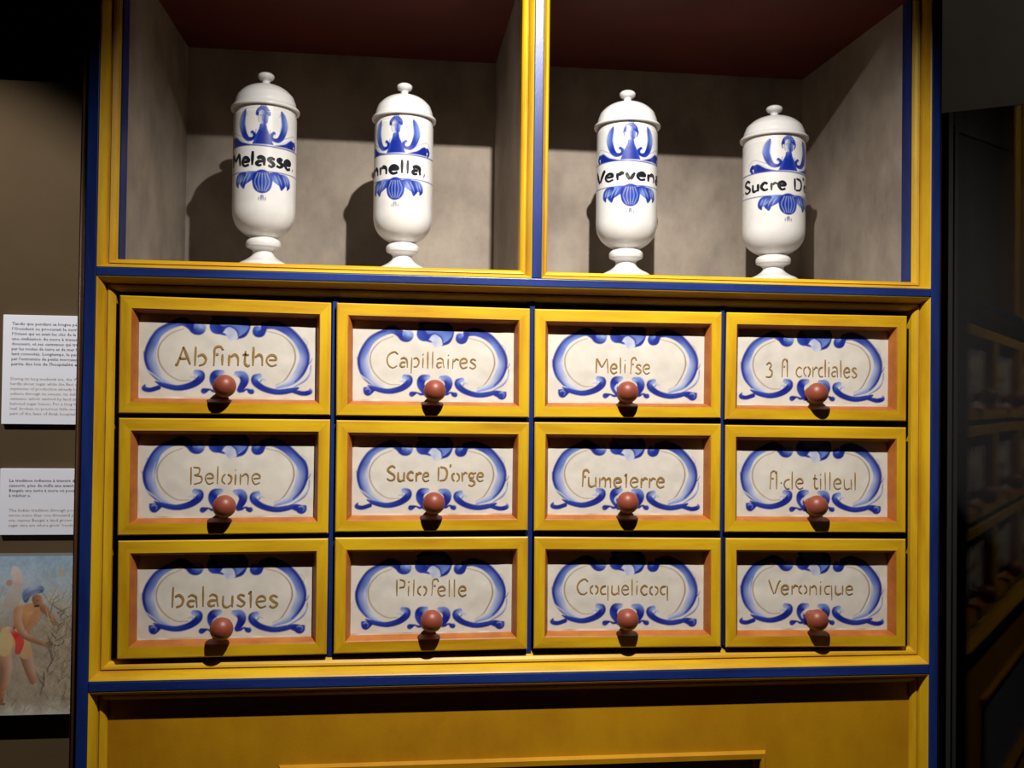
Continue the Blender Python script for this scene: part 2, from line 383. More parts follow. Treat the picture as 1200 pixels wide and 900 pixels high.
def paint_cartouche(U, Vv, seed, left_ball, right_ball, dx=0, dy=0):
    """units: 0..870 across, v down with 0 at the bottom edge (negative up)"""
    r = random.Random(seed)
    n = value_noise(U, Vv, 90, seed)*.6+value_noise(U, Vv, 30, seed+5)*.4
    base = np.array((.70, .655, .585))[None, :]*(1-.13*(n.ravel()[:, None]-.3))
    p = Painter(U, Vv, base, 5.0)
    J = lambda a=6: r.uniform(-a, a)
    def X(c): return [(k[0]-157+dx, k[1]-610+dy, *k[2:]) for k in c]
    # inner field a touch warmer, edged by a thin brown line
    p.stroke(X([(370, 258, 3, 'B'), (300, 290, 4, 'B'), (252, 350, 6, 'B'), (250, 420, 6, 'B'), (285, 480, 5, 'B'), (345, 520, 4, 'B'), (405, 522, 3, 'B')]), .85)
    p.stroke(X([(780, 258, 3, 'B'), (860, 282, 4, 'B'), (912, 335, 6, 'B'), (925, 400, 7, 'B'), (905, 460, 6, 'B'), (870, 515, 5, 'B'), (830, 538, 3, 'B')]), .9)
    w = r.uniform(.85, 1.12)
    # left scroll (travelling down the outside: outer edge is on the right of travel)
    a, b = J(), J()
    p.stroke(X([(405, 240, 46, 'M', 'D'), (362, 222+a*.3, 44, 'M', 'D'), (300, 248+a, 34, 'L', 'D'), (248, 288+a, 38*w, 'L', 'M'), (216, 345+b, 52*w, 'L', 'D'), (207, 402+b, 58*w, 'P', 'M'), (222, 462, 54, 'P', 'M'), (262, 512, 38, 'W', 'L'), (330, 552, 18, 'W', 'L')]), .97, .03)
    p.stroke(X([(330, 228, 16, 'D'), (285, 240+a, 13, 'D'), (234, 276+a, 12, 'D'), (194, 345+b, 13, 'D'), (184, 405+b, 15, 'D'), (200, 465, 11, 'D'), (240, 518, 7, 'M')]), .85)
    p.stroke(X([(244+a, 330, 5, 'P'), (228, 380+b, 7, 'W'), (232, 430, 5, 'P')]), .6)
    p.stroke(X([(176+a*.5, 375+b, 5, 'D'), (186, 420+b, 8, 'D'), (200, 470, 8, 'M'), (250, 520, 4, 'M')]), .8)
    if r.random() < .6: p.stroke(X([(190, 470, 5, 'W'), (225, 500, 14, 'W', 'D'), (270, 535, 6, 'W', 'D')]), .9)
    p.stroke(X([(200+a, 315, 4, 'L'), (215, 302, 5, 'M'), (225, 296, 4, 'M')]), .7)
    p.blob(447, 254, 1, 'L')
    p.stroke(X([(395, 232, 34, 'D'), (418, 262, 38, 'D', 'D'), (442, 258, 62, 'L', 'D'), (452, 250, 56, 'P', 'L')]))
    # left lower hook
    if left_ball:
        p.stroke(X([(215, 545, 12, 'M'), (232, 560, 44, 'M', 'D'), (238, 562, 44, 'D', 'D'), (270, 545, 22, 'D', 'D')]))
        p.stroke(X([(222, 552, 6, 'L'), (234, 546, 7, 'P'), (248, 556, 6, 'L'), (244, 570, 4, 'L')]), .7)
    else:
        p.stroke(X([(184, 548, 8, 'M'), (180, 566, 24, 'M', 'D'), (210, 572, 24, 'D', 'D'), (250, 560, 24, 'D')]))
    p.stroke(X([(236, 530, 8, 'M', 'D'), (275, 548, 24, 'M', 'D'), (345, 560, 30, 'M', 'D'), (410, 545, 34, 'D', 'D'), (452, 515, 38, 'D', 'D'), (458, 488, 34, 'L', 'D'), (434, 480, 30, 'P', 'L')]), 1, .03)
    p.stroke(X([(405, 506, 6, 'P'), (425, 503, 12, 'P'), (432, 515, 8, 'M')]), .8)
    # right scroll (outer edge on the left of travel)
    a, b = J(), J()
    p.stroke(X([(768, 232, 36, 'D', 'D'), (820, 226+a*.3, 46, 'D', 'M'), (880, 252+a, 44, 'D', 'M'), (928, 296+a, 42*w, 'D', 'L'), (962, 348+b, 48*w, 'D', 'L'), (968, 408+b, 54*w, 'M', 'P'), (948, 468, 52, 'M', 'P'), (908, 516, 40, 'L', 'W'), (835, 548, 20, 'L', 'W')]), .97, .03)
    p.stroke(X([(850, 222, 18, 'D'), (895, 240+a, 15, 'D'), (946, 288+a, 13, 'D'), (984, 346+b, 13, 'D'), (991, 408+b, 14, 'D'), (970, 468, 10, 'D'), (925, 520, 7, 'M')]), .85)
    p.stroke(X([(925, 330+a, 5, 'P'), (945, 385+b, 7, 'W'), (935, 440, 5, 'P')]), .6)
    p.stroke(X([(1004, 430+b, 4, 'D'), (998, 470, 12, 'L', 'W'), (972, 510, 16, 'M', 'W'), (920, 545, 8, 'M', 'W')]), .85)
    p.stroke(X([(1010, 395+b, 3, 'D'), (1000, 418+b, 6, 'D'), (988, 425, 6, 'D')]), .8)
    p.stroke(X([(965, 290, 3, 'M'), (985, 310, 3, 'L'), (982, 330, 3, 'M')]), .6)
    p.stroke(X([(770, 236, 30, 'D'), (756, 268, 36, 'D', 'D'), (738, 266, 54, 'D', 'M'), (734, 256, 48, 'M', 'L')]))
    # right lower hook
    if right_ball:
        p.stroke(X([(985, 560, 16, 'M'), (968, 575, 46, 'D', 'M'), (950, 568, 40, 'D', 'D'), (915, 560, 24, 'D', 'D')]))
        p.stroke(X([(952, 562, 6, 'L'), (966, 558, 7, 'P'), (980, 568, 6, 'L'), (976, 582, 4, 'L')]), .7)
    else:
        p.stroke(X([(1002, 555, 8, 'L'), (1000, 572, 24, 'D', 'M'), (965, 580, 26, 'D', 'D'), (915, 568, 22, 'D', 'M')]))
    p.stroke(X([(940, 552, 12, 'D', 'M'), (900, 566, 28, 'D', 'M'), (835, 574, 30, 'D', 'M'), (770, 558, 32, 'D', 'D'), (728, 528, 36, 'D', 'M'), (722, 502, 30, 'D', 'L'), (745, 492, 28, 'L', 'P')]), 1, .03)
    p.stroke(X([(778, 514, 6, 'P'), (762, 508, 12, 'P'), (752, 520, 8, 'M')]), .8)
    # crest in the middle of the top
    f = 1 if r.random() < .6 else -1
    p.stroke(X([(545, 236, 90, 'L', 'M'), (600, 232, 118, 'L', 'M'), (650, 238, 88, 'M', 'L')]), 1)
    p.stroke(X([(515, 190, 20, 'D'), (560, 172, 28, 'D', 'D'), (640, 174, 28, 'D', 'D'), (688, 210, 16, 'D', 'M'), (694, 245, 9, 'D', 'M'), (670, 283, 18, 'D', 'D'), (630, 300, 14, 'M', 'D')]))
    p.stroke(X([(556, 262, 12, 'W'), (590, 262, 44, 'P', 'W'), (612, 285, 56, 'W', 'P'), (606, 300, 30, 'W', 'P')]), .95)
    p.stroke(X([(520, 225, 44, 'D', 'M'), (528, 250, 58, 'D', 'M'), (548, 258, 40, 'D', 'D'), (575, 246, 12, 'D', 'M'), (600, 240, 7, 'D'), (632, 262, 7, 'D'), (640, 290, 6, 'M')]))
    # curls behind the knob
    p.stroke(X([(560, 478, 26, 'P', 'L'), (528, 490, 44, 'M', 'D'), (522, 525, 42, 'D', 'M'), (550, 572, 30, 'D', 'D')]), 1, .08)
    p.stroke(X([(632, 482, 24, 'L', 'P'), (664, 492, 44, 'L', 'D'), (672, 522, 42, 'D', 'D'), (650, 566, 30, 'D', 'D')]), 1, .08)
    p.stroke(X([(472, 574, 30, 'D', 'M'), (478, 572, 26, 'D'), (500, 566, 10, 'D'), (520, 574, 14, 'D'), (545, 572, 10, 'D')]))
    p.stroke(X([(708, 574, 28, 'D', 'M'), (700, 573, 24, 'D'), (684, 562, 10, 'D'), (664, 572, 14, 'D'), (645, 570, 10, 'D')]))
    if r.random() < .5: p.stroke(X([(540, 512, 10, 'W'), (530, 530, 12, 'W'), (536, 548, 5, 'W')]), .8)
    return p.c

# ------------------------------------------------------------------ brush lettering
G = {
 'a': ([[(.08, .86), (.28, 1), (.52, .84), (.56, .45), (.6, 0)], [(.46, .52), (.18, .5), (.04, .26), (.18, .02), (.42, .12)]], .82),
 'b': ([[(.1, 1.68), (.08, 0)], [(.24, .84), (.5, .98), (.7, .62), (.6, .18), (.3, .0)]], .92),
 'c': ([[(.58, .84), (.34, 1), (.1, .72), (.08, .32), (.32, 0), (.6, .12)]], .76),
 'd': ([[(.66, 1.68), (.66, .02)], [(.46, .96), (.16, .84), (.04, .45), (.18, .06), (.46, .04)]], .92),
 'e': ([[(.14, .52), (.56, .60), (.5, .9), (.28, .99), (.08, .74), (.06, .34), (.28, .0), (.6, .14)]], .78),
 'f': ([[(.72, 1.42), (.56, 1.72), (.3, 1.55), (.26, .9), (.22, 0)], [(.34, 1.0), (.5, 1.0)]], .62),
 'g': ([[(.5, .9), (.28, 1), (.08, .76), (.18, .48), (.42, .46), (.52, .7)], [(.22, .40), (.18, .2), (.5, .08), (.6, -.22), (.34, -.5), (.02, -.34)], [(.5, .95), (.72, 1.05)]], .78),
 'h': ([[(.1, 1.68), (.1, 0)], [(.22, .74), (.44, .98), (.6, .7), (.62, 0)]], .84),
 'i': ([[(.1, .98), (.1, 0)], [(.1, 1.42), (.14, 1.36)]], .38),
 'l': ([[(.1, 1.68), (.1, 0)]], .38),
 'm': ([[(.08, .98), (.08, 0)], [(.18, .74), (.34, .98), (.48, .7), (.48, 0)], [(.56, .76), (.76, .98), (.88, .7), (.9, 0)]], 1.12),
 'n': ([[(.08, .98), (.08, 0)], [(.18, .76), (.4, .98), (.58, .7), (.6, 0)]], .82),
 'o': ([[(.26, .98), (.06, .72), (.06, .28), (.26, .02)], [(.42, .98), (.64, .72), (.64, .28), (.44, .02)]], .84),
 'p': ([[(.1, .98), (.08, -.62)], [(.22, .9), (.5, .96), (.66, .55), (.5, .08), (.24, .06)]], .86),
 'q': ([[(.6, .98), (.62, -.62)], [(.48, .95), (.18, .88), (.04, .5), (.18, .06), (.46, .08)]], .86),
 'r': ([[(.1, .98), (.1, 0)], [(.18, .72), (.36, .97), (.56, .86)]], .62),
 's': ([[(.5, .86), (.28, 1), (.08, .8), (.28, .54), (.5, .28), (.28, 0), (.02, .14)]], .66),
 't': ([[(.2, 1.36), (.18, .3), (.32, .0), (.46, .1)], [(.02, 1.0), (.38, 1.0)]], .54),
 'T': ([[(.2, 1.36), (.18, 0)], [(.04, 1.16), (.2, 1.34)]], .46),
 'u': ([[(.08, .98), (.08, .22), (.28, 0), (.54, .16)], [(.62, .98), (.62, 0)]], .84),
 'v': ([[(.02, .98), (.28, .04)], [(.34, .08), (.58, .98)]], .72),
 'A': ([[(.06, -.02), (.22, .12), (.52, 1.55)], [(.52, 1.62), (.92, .05)], [(.3, .55), (.68, .55)]], 1.1),
 'B': ([[(.08, 1.62), (.1, 0)], [(.22, 1.6), (.62, 1.5), (.6, 1.02), (.3, .88)], [(.34, .84), (.74, .7), (.76, .2), (.3, .0)]], 1.0),
 'C': ([[(.9, 1.4), (.62, 1.66), (.18, 1.3), (.06, .7), (.26, .14), (.56, -.02), (.86, .22)]], 1.05),
 'D': ([[(.1, 1.6), (.1, .02)], [(.24, 1.6), (.72, 1.4), (.86, .8), (.66, .15), (.22, .0)]], 1.08),
 'M': ([[(.06, 1.55), (.08, 0)], [(.12, 1.5), (.52, .62)], [(.56, .62), (.98, 1.55)], [(1.0, 1.45), (1.06, 0)]], 1.26),
 'P': ([[(.1, 1.62), (.1, 0)], [(.3, 1.62), (.66, 1.45), (.62, .95), (.3, .82)]], .86),
 'S': ([[(.78, 1.42), (.48, 1.66), (.12, 1.32), (.3, .95), (.66, .62), (.74, .22), (.4, .0), (.06, .24)]], .98),
 'V': ([[(.02, 1.58), (.42, .02)], [(.5, .1), (.82, 1.3), (.96, 1.5)]], .98),
 '3': ([[(.08, 1.2), (.36, 1.4), (.58, 1.15), (.34, .84)], [(.36, .8), (.64, .5), (.5, .02), (.04, .0)]], .84),
 'Q': ([[(.6, .98), (.62, -.62)], [(.48, .95), (.18, .88), (.04, .5), (.18, .06), (.46, .08)]], .86),
 "'": ([[(.12, 1.9), (.06, 1.6)]], .22), '.': ([[(.08, .08), (.14, .04)]], .36), '-': ([[(.06, .5), (.16, .5)]], .3), ' ': ([], .55),
}
def text_strokes(word, seed=1, wob=.02):
    r = random.Random(seed); x = 0; out = []
    for ch in word:
        g, adv = G[ch]; oy = r.uniform(-.05, .05)
        for pl in g: out.append([(x+a+r.uniform(-wob, wob), b+oy+r.uniform(-wob, wob)) for a, b in pl])
        x += adv
    return out, x
def ribbons(strokes, width, mapping, mb, seed=1, thick=.0):
    r = random.Random(seed)
    for pl in strokes:
        P = smooth_path([(a, b, 1) for a, b in pl], 5); P = P[:, :2]
        if len(P) > 12 and len(pl) == 2: P = P[::2]
        T = np.gradient(P, axis=0); T /= np.linalg.norm(T, axis=1)[:, None]+1e-9; N = np.stack([-T[:, 1], T[:, 0]], 1)
        n = len(P); t = np.linspace(0, 1, n); k = r.uniform(.8, 1.15)
        w = width*k*(.72+.38*np.sin(PI*np.clip(t*1.1+.05, 0, 1)))
        vs = []
        for i in range(n):
            for s_ in (-1, 1):
                q_ = P[i]+N[i]*w[i]*.5*s_; vs.append(mapping(q_[0], q_[1]))
        mb.add(vs, [(2*i, 2*i+1, 2*i+3, 2*i+2) for i in range(n-1)])

# ------------------------------------------------------------------ the twelve drawers
CORN = [[(140.3,345.9),(388,354.7),(386.7,486.7),(138.7,484.5)], [(394.7,354.7),(621,361.7),(620.1,489.5),(393.9,487.3)],
 [(626.9,362.1),(846.2,366),(844.7,490.2),(626.2,489.5)], [(851.9,366),(1063.2,370.3),(1062.1,493.8),(849.8,491.7)],
 [(139.1,489.8),(386.7,491.7),(384.4,625.1),(137.5,627.7)], [(394.3,492.4),(620.1,495.2),(618.4,621.9),(392.6,623.7)],
 [(626.7,494.7),(845.1,496.9),(844,622.6),(625.8,622.4)], [(850.4,498),(1062.1,501),(1061.7,624.5),(849.8,623.7)],
 [(138.2,634),(384.4,631.2),(382.5,767),(136.8,772.8)], [(392.6,630.2),(619,629.1),(617.7,760.8),(391,766.3)],
 [(626.3,629.3),(845.1,630.8),(844.7,758),(625.6,760.2)], [(850.8,630.8),(1061.7,631.9),(1061.5,758),(850.8,758.7)]]
WORDS = [('Abfinthe', 204, 324.8, 427.5, 13.0), ('Capillaires', 452.6, 557.7, 430, 11.2), ('Melifse', 697.8, 761.7, 437, 10.8), ('3 fl cordiales', 896.8, 1003.6, 441, 11.9),
 ('Beloine', 222.7, 305.5, 566.5, 12.2), ("Sucre D'orge", 452.6, 566.8, 562.8, 10.2), ('fumeTerre', 678.9, 778.6, 570, 11.3), ('fl-de tilleul', 898.9, 1003.6, 572, 12),
 ('balausTes', 200.5, 325.3, 710.5, 14), ('Pilofelle', 463.4, 546.8, 697.5, 11.5), ('Coquelicoq', 675.7, 783.3, 696, 10.6), ('Veronique', 900.2, 999.3, 695.6, 10.4)]
SHOWN = ['Abfinthe', 'Capillaires', 'Melifse', '3 fl cordiales', 'Beloine', "Sucre D'orge", 'fumeterre', 'fl de tilleul', 'balaustes', 'Pilofelle', 'Coquelicoq', 'Veronique']
KN = [(263, 452.5), (509.5, 458), (735.5, 459.5), (958, 461), (262.8, 593.6), (508.3, 589.9), (735.7, 589), (957.7, 593.1), (259.5, 737.1), (505.7, 727.9), (735.7, 726.2), (958.1, 726.8)]
BALL = [(0, 0), (1, 1), (1, 1), (0, 0), (1, 1), (0, 0), (0, 0), (1, 1), (1, 1), (1, 1), (0, 1), (0, 0)]
PD = .0155                                 # depth of the painted panel behind the drawer front
NU, NV = 236, 122
def lerp(a, b, t): return (a[0]+(b[0]-a[0])*t, a[1]+(b[1]-a[1])*t)
for i in range(12):
    c = [at(*p) for p in CORN[i]]           # TL TR BR BL
    TL, TR, B_R, BL = c
    def inset(l, r, b, t):
        w = TR[0]-TL[0]; h = TL[1]-BL[1]
        def P(u, v): return lerp(lerp(BL, B_R, u), lerp(TL, TR, u), v)
        return [P(l/w, b/h), P(1-r/w, b/h), P(1-r/w, 1-t/h), P(l/w, 1-t/h)]      # BL BR TR TL
    o_ = inset(0, 0, 0, 0); e1 = inset(.0015, .0015, .0015, .0015); i1 = inset(.0150, .0145, .0155, .0165); i2 = inset(.0215, .0208, .0210, .0222)
    mb = MB()
    def ring(a, ya, b, yb, m_, mi=0, sides=range(4)):
        for k in sides:
            j = (k+1) % 4
            m_.add([(a[k][0], ya, a[k][1]), (a[j][0], ya, a[j][1]), (b[j][0], yb, b[j][1]), (b[k][0], yb, b[k][1])], [(0, 1, 2, 3)], mi)
    for sd in range(4):
        mi = 0 if sd in (0, 2) else 1
        ring(o_, .045, o_, .0022, mb, 2, (sd,)); ring(o_, .0022, o_, .0012, mb, mi, (sd,)); ring(o_, .0012, e1, 0, mb, mi, (sd,)); ring(e1, 0, i1, 0, mb, mi, (sd,))
    d = part('drawer', mb, [YEL_H, YEL_V, DARKIN]); d['label'] = 'drawer lettered %s in ochre' % SHOWN[i]
    mo = MB(); g1 = inset(.0165, .0160, .0168, .0180); g2 = inset(.0202, .0195, .0198, .0212)
    ring(i1, 0, g1, .0012, mo); ring(g1, .0012, g2, .010, mo); ring(g2, .010, i2, PD+.0006, mo)
    mo.build('orange_moulding', ORANGE, d)
    # painted panel
    p4 = inset(.0203, .0196, .0198, .0212)
    x0 = (p4[0][0]+p4[3][0])/2; x1 = (p4[1][0]+p4[2][0])/2; wid = p4[1][0]-p4[0][0]
    uu, vv = np.meshgrid(np.linspace(0, 1, NU), np.linspace(0, 1, NV))
    P0, P1, P2, P3 = (np.array(k) for k in p4)
    xz = ((P0*(1-uu[..., None])+P1*uu[..., None])*(1-vv[..., None])+(P3*(1-uu[..., None])+P2*uu[..., None])*vv[..., None])
    hgt = P3[1]-P0[1]; unit = 870/(wid-.004)
    U = uu*wid*unit-.002*unit; Vv = -(vv*hgt-.002)*unit*(1 if i != 99 else 1)
    colr = paint_cartouche(U, Vv, 11+i, *BALL[i])
    und = (value_noise(U, Vv, 60, i)-.5)*.0006
    co = np.stack([xz[..., 0]-.18, np.full_like(uu, PD-.18)+und, xz[..., 1]+EYE], -1).reshape(-1, 3)
    grid_mesh('painted_panel', co, NU, NV, colr, PANEL, d)
    # lettering
    wd, xa, xb, yb, xh = WORDS[i]
    st, tw = text_strokes(wd, i)
    a_, b_ = at(xa, yb, PD), at(xb, yb+(xb-xa)*.012*(1 if i < 8 else .3), PD); hx = at(xa, yb-xh, PD)[1]-a_[1]
    tw -= .15
    def mp(x, y): 
        t = x/tw
        return (a_[0]+(b_[0]-a_[0])*t, PD-.0007, a_[1]+(b_[1]-a_[1])*t+y*hx)
    sx = (b_[0]-a_[0])/tw
    st2 = [[(x*sx, y*hx) for x, y in pl] for pl in st]
    lm = MB()
    ribbons(st2, {0: .0030, 5: .0026, 6: .0027, 8: .0028}.get(i, .0021), lambda X, Z: (a_[0]+X, PD-.0007, a_[1]+(b_[1]-a_[1])*X/(b_[0]-a_[0])+Z), lm, i)
    lm.build('lettering', OCHRE, d)
    # turned knob
    kx, kz = at(*KN[i], -.010)
    R0 = .0153
    pr = [(.0090, PD-.001), (.0098, PD-.004), (.0080, PD-.006), (.0062, PD-.009), (.0064, PD-.011)]
    prof = [(r, y) for r, y in pr]
    for k in range(1, 15):
        an = PI*(.16+.84*k/14.); prof.append((max(R0*math.sin(an), .0004), -.010+R0*.94*math.cos(an)))
    kb = MB().lathe([(r, -y) for r, y in prof], 36, (kx, 0, kz), axis='y')
    kb.build('knob', TERRA, d, smooth=True)
# posts and rails between the drawers
for cx in (0, 1, 2):
    xa = sum(at(*CORN[r*4+cx][k])[0] for r in range(3) for k in (1, 2))/6
    xb = sum(at(*CORN[r*4+cx+1][k])[0] for r in range(3) for k in (0, 3))/6
    part('bay_post', MB().box(xa+.0004, xb-.0004, .010, .05, ZB+.015, DZT-.015), BLUE_V, bevel=.0008)
for rw in (0, 1):
    za = sum(at(*CORN[rw*4+k][j])[1] for k in range(4) for j in (2, 3))/8
    zb = sum(at(*CORN[rw*4+4+k][j])[1] for k in range(4) for j in (0, 1))/8
    part('bay_rail', MB().box(XL+.02, XR-.018, .022, .05, zb, za), DARKIN)

# ------------------------------------------------------------------ apothecary jars
BAND = .184                                # height of the upper band line above the base
def paint_jar(U, Vv, kind, seed):
    """U: arc in units of .371 mm, V: down from the upper band line"""
    n = value_noise(U+400, Vv+400, 70, seed)
    base = np.array((.74, .735, .73))[None, :]*(1-.05*n.ravel()[:, None])
    p = Painter(U, Vv, base, 3.2)
    r = random.Random(seed)
    # band lines run nearly round the jar
    p.stroke([(-260, 2, 5, 'D'), (-80, -2, 5, 'D'), (80, 2, 5, 'D'), (260, 0, 5, 'D')], .95)
    p.stroke([(-260, 100, 4, 'D'), (-80, 102, 4, 'D'), (80, 98, 4, 'D'), (260, 101, 4, 'D')], .9)
    for s in (-1, 1):
        X = lambda c: [(s*k[0], k[1], k[2], *( (k[3], k[4]) if s > 0 and len(k) > 4 else (k[4], k[3]) if len(k) > 4 else (k[3],))) for k in c]
        # sweeping wedge on the band line with its curl and thin outlines
        p.poly([(s*42, -3), (s*70, -10), (s*105, -30), (s*135, -40), (s*160, -32), (s*168, -16), (s*150, -20), (s*150, -3)], 'D')
        p.stroke(X([(158, -6, 12, 'D'), (166, -20, 14, 'D'), (156, -34, 10, 'D'), (146, -26, 8, 'M')]))
        p.stroke(X([(60, -12, 9, 'W'), (95, -22, 9, 'W'), (130, -44, 5, 'W')]), .9)
        p.stroke(X([(40, -22, 2.4, 'D'), (75, -30, 2.4, 'D'), (115, -46, 2.4, 'D'), (150, -58, 2, 'D'), (178, -40, 2, 'D')]), .7)
        # volute
        p.stroke(X([(28, -62, 3, 'D'), (34, -38, 3, 'D'), (58, -22, 3, 'D'), (84, -30, 3, 'D')]), .8)
        p.stroke(X([(44, -50, 16, 'M', 'D'), (34, -40, 13, 'D'), (44, -26, 14, 'D'), (66, -28, 20, 'D', 'M'), (84, -52, 28, 'D', 'M'), (92, -82, 32, 'M', 'L'), (88, -112, 26, 'M', 'L'), (78, -138, 9, 'M')]))
        p.stroke(X([(70, -60, 5, 'P'), (78, -85, 5, 'P'), (76, -112, 4, 'P')]), .7)
        p.stroke(X([(98, -58, 2.5, 'N'), (110, -85, 2.5, 'N'), (104, -112, 2.5, 'N'), (82, -142, 2.5, 'N'), (68, -118, 2, 'N')]), .7)
        p.blob(s*48, -42, 5, 'W')
    # bust
    p.poly([(-12, -84), (13, -84), (17, -66), (28, -44), (44, -5), (-44, -5), (-28, -44), (-16, -66)], 'M')
    p.poly([(-14, -58), (16, -58), (30, -8), (-30, -8)], 'D', .85)
    p.stroke([(1, -64, 20, 'M', 'D'), (2, -92, 19, 'L', 'M')])
    for k in range(11):
        a = PI*(.98+1.04*k/10); u, v = 23*math.cos(a), -124+22*math.sin(a); p.blob(u, v, 8, 'M', 'D')
    p.stroke([(0, -132, 40, 'M', 'D'), (2, -134, 40, 'M', 'D')])
    p.stroke([(-2, -98, 26, 'W', 'M'), (-2, -110, 34, 'W', 'M'), (-2, -122, 32, 'W', 'M')])
    p.stroke([(10, -94, 18, 'M'), (12, -112, 20, 'M', 'L')], .9)
    p.stroke([(-15, -90, 2.6, 'N'), (-20, -104, 2.4, 'N'), (-19, -124, 2.4, 'N')], .8)
    p.stroke([(-1, -97, 2.6, 'N'), (-3, -108, 2.4, 'N'), (0, -120, 2.4, 'N')], .8); p.stroke([(-13, -116, 3, 'N'), (-7, -117, 3, 'N')], .8)
    for k in range(8):
        a = PI*(1.06+.88*k/7); p.stroke([(13*math.cos(a), -130+12*math.sin(a), 2, 'P'), (23*math.cos(a), -128+22*math.sin(a), 3, 'P')], .6)
    if kind == 1:
        for k in range(5): p.stroke([(-18+k*9, -132, 4, 'N'), (-12+k*6, -148, 3, 'D')], .8)
    if kind in (2, 3): p.stroke([(-24, -134, 7, 'D'), (-30, -118, 6, 'D'), (-27, -100, 4, 'D')]); p.stroke([(24, -130, 9, 'M'), (30, -114, 8, 'D'), (24, -96, 4, 'D')])
    # fruit and leaves under the lower line
    for s in (-1, 1):
        p.stroke([(s*34, 112, 20, 'D', 'M'), (s*60, 120, 42, 'M', 'L'), (s*84, 134, 40, 'D', 'M'), (s*82, 160, 12, 'D', 'M')], 1, .25)
        p.stroke([(s*78, 112, 20, 'M', 'D'), (s*104, 124, 38, 'L', 'M'), (s*118, 142, 22, 'D', 'M'), (s*112, 158, 6, 'D')], 1, .25)
        for c_ in ((50, 112, 66, 140), (66, 110, 84, 146), (92, 114, 104, 142), (106, 116, 116, 140)):
            p.stroke([(s*c_[0], c_[1], 3, 'P'), (s*(c_[0]*.4+c_[2]*.6), (c_[1]+c_[3])/2, 5, 'P'), (s*c_[2], c_[3], 2, 'P')], .6)
            p.stroke([(s*(c_[0]+7), c_[1], 2, 'N'), (s*(c_[2]+7), c_[3], 2, 'N')], .5)
    p.stroke([(0, 134, 84, 'M', 'D'), (.1, 144, 80, 'M', 'D')], 1)
    for k in (-26, -13, 0, 13, 26):
        p.stroke([(k*.7, 106, 3.6, 'P'), (k*1.15, 140, 5.5, 'L'), (k*.6, 174, 3, 'P')], .7)
        p.stroke([(k*.7+6, 110, 2.5, 'N'), (k*1.1+7, 140, 2.5, 'N'), (k*.6+4, 172, 2, 'N')], .6)
    for k in (-14, -5, 5, 14): p.stroke([(k*.3, 192, 2.5, 'N'), (k, 206, 4, 'N')], .85)
    if kind != 1: p.stroke([(0, 190, 2.5, 'N'), (-2, 212, 3, 'N')], .8)
    return p.c
# (r, z) of the body in metres
BODY = [(.0005, 0), (.0365, 0), (.0395, .003), (.0395, .016), (.0370, .021), (.0270, .026), (.0185, .032), (.0160, .037), (.0180, .041), (.0255, .0445), (.0270, .048), (.0270, .052), (.0250, .0555), (.0215, .058), (.0225, .060), (.0300, .064), (.0390, .071), (.0450, .080), (.0480, .090), (.0488, .100)]
BR_ = .0488
LID = [(.0005, .2445), (.0440, .2445), (.0515, .2440), (.0532, .2460), (.0528, .2480), (.0500, .2505), (.0480, .2530), (.0468, .2580), (.0440, .2650), (.0434, .2668), (.0405, .2700), (.0350, .2752), (.0270, .2800), (.0180, .2832), (.0100, .2850), (.0005, .2852)]
KNOB = [(.0005, .2835), (.0078, .2840), (.0062, .2880), (.0068, .2910), (.0110, .2935), (.0128, .2965), (.0126, .2990), (.0105, .3012), (.0070, .3028), (.0005, .3034)]
YJ = .17
def smooth_prof(pr, n=4):
    P = smooth_path([(a, b, 1) for a, b in pr], n)[:, :2]; P[:, 0] = np.maximum(P[:, 0], .0004); return [tuple(p) for p in P]
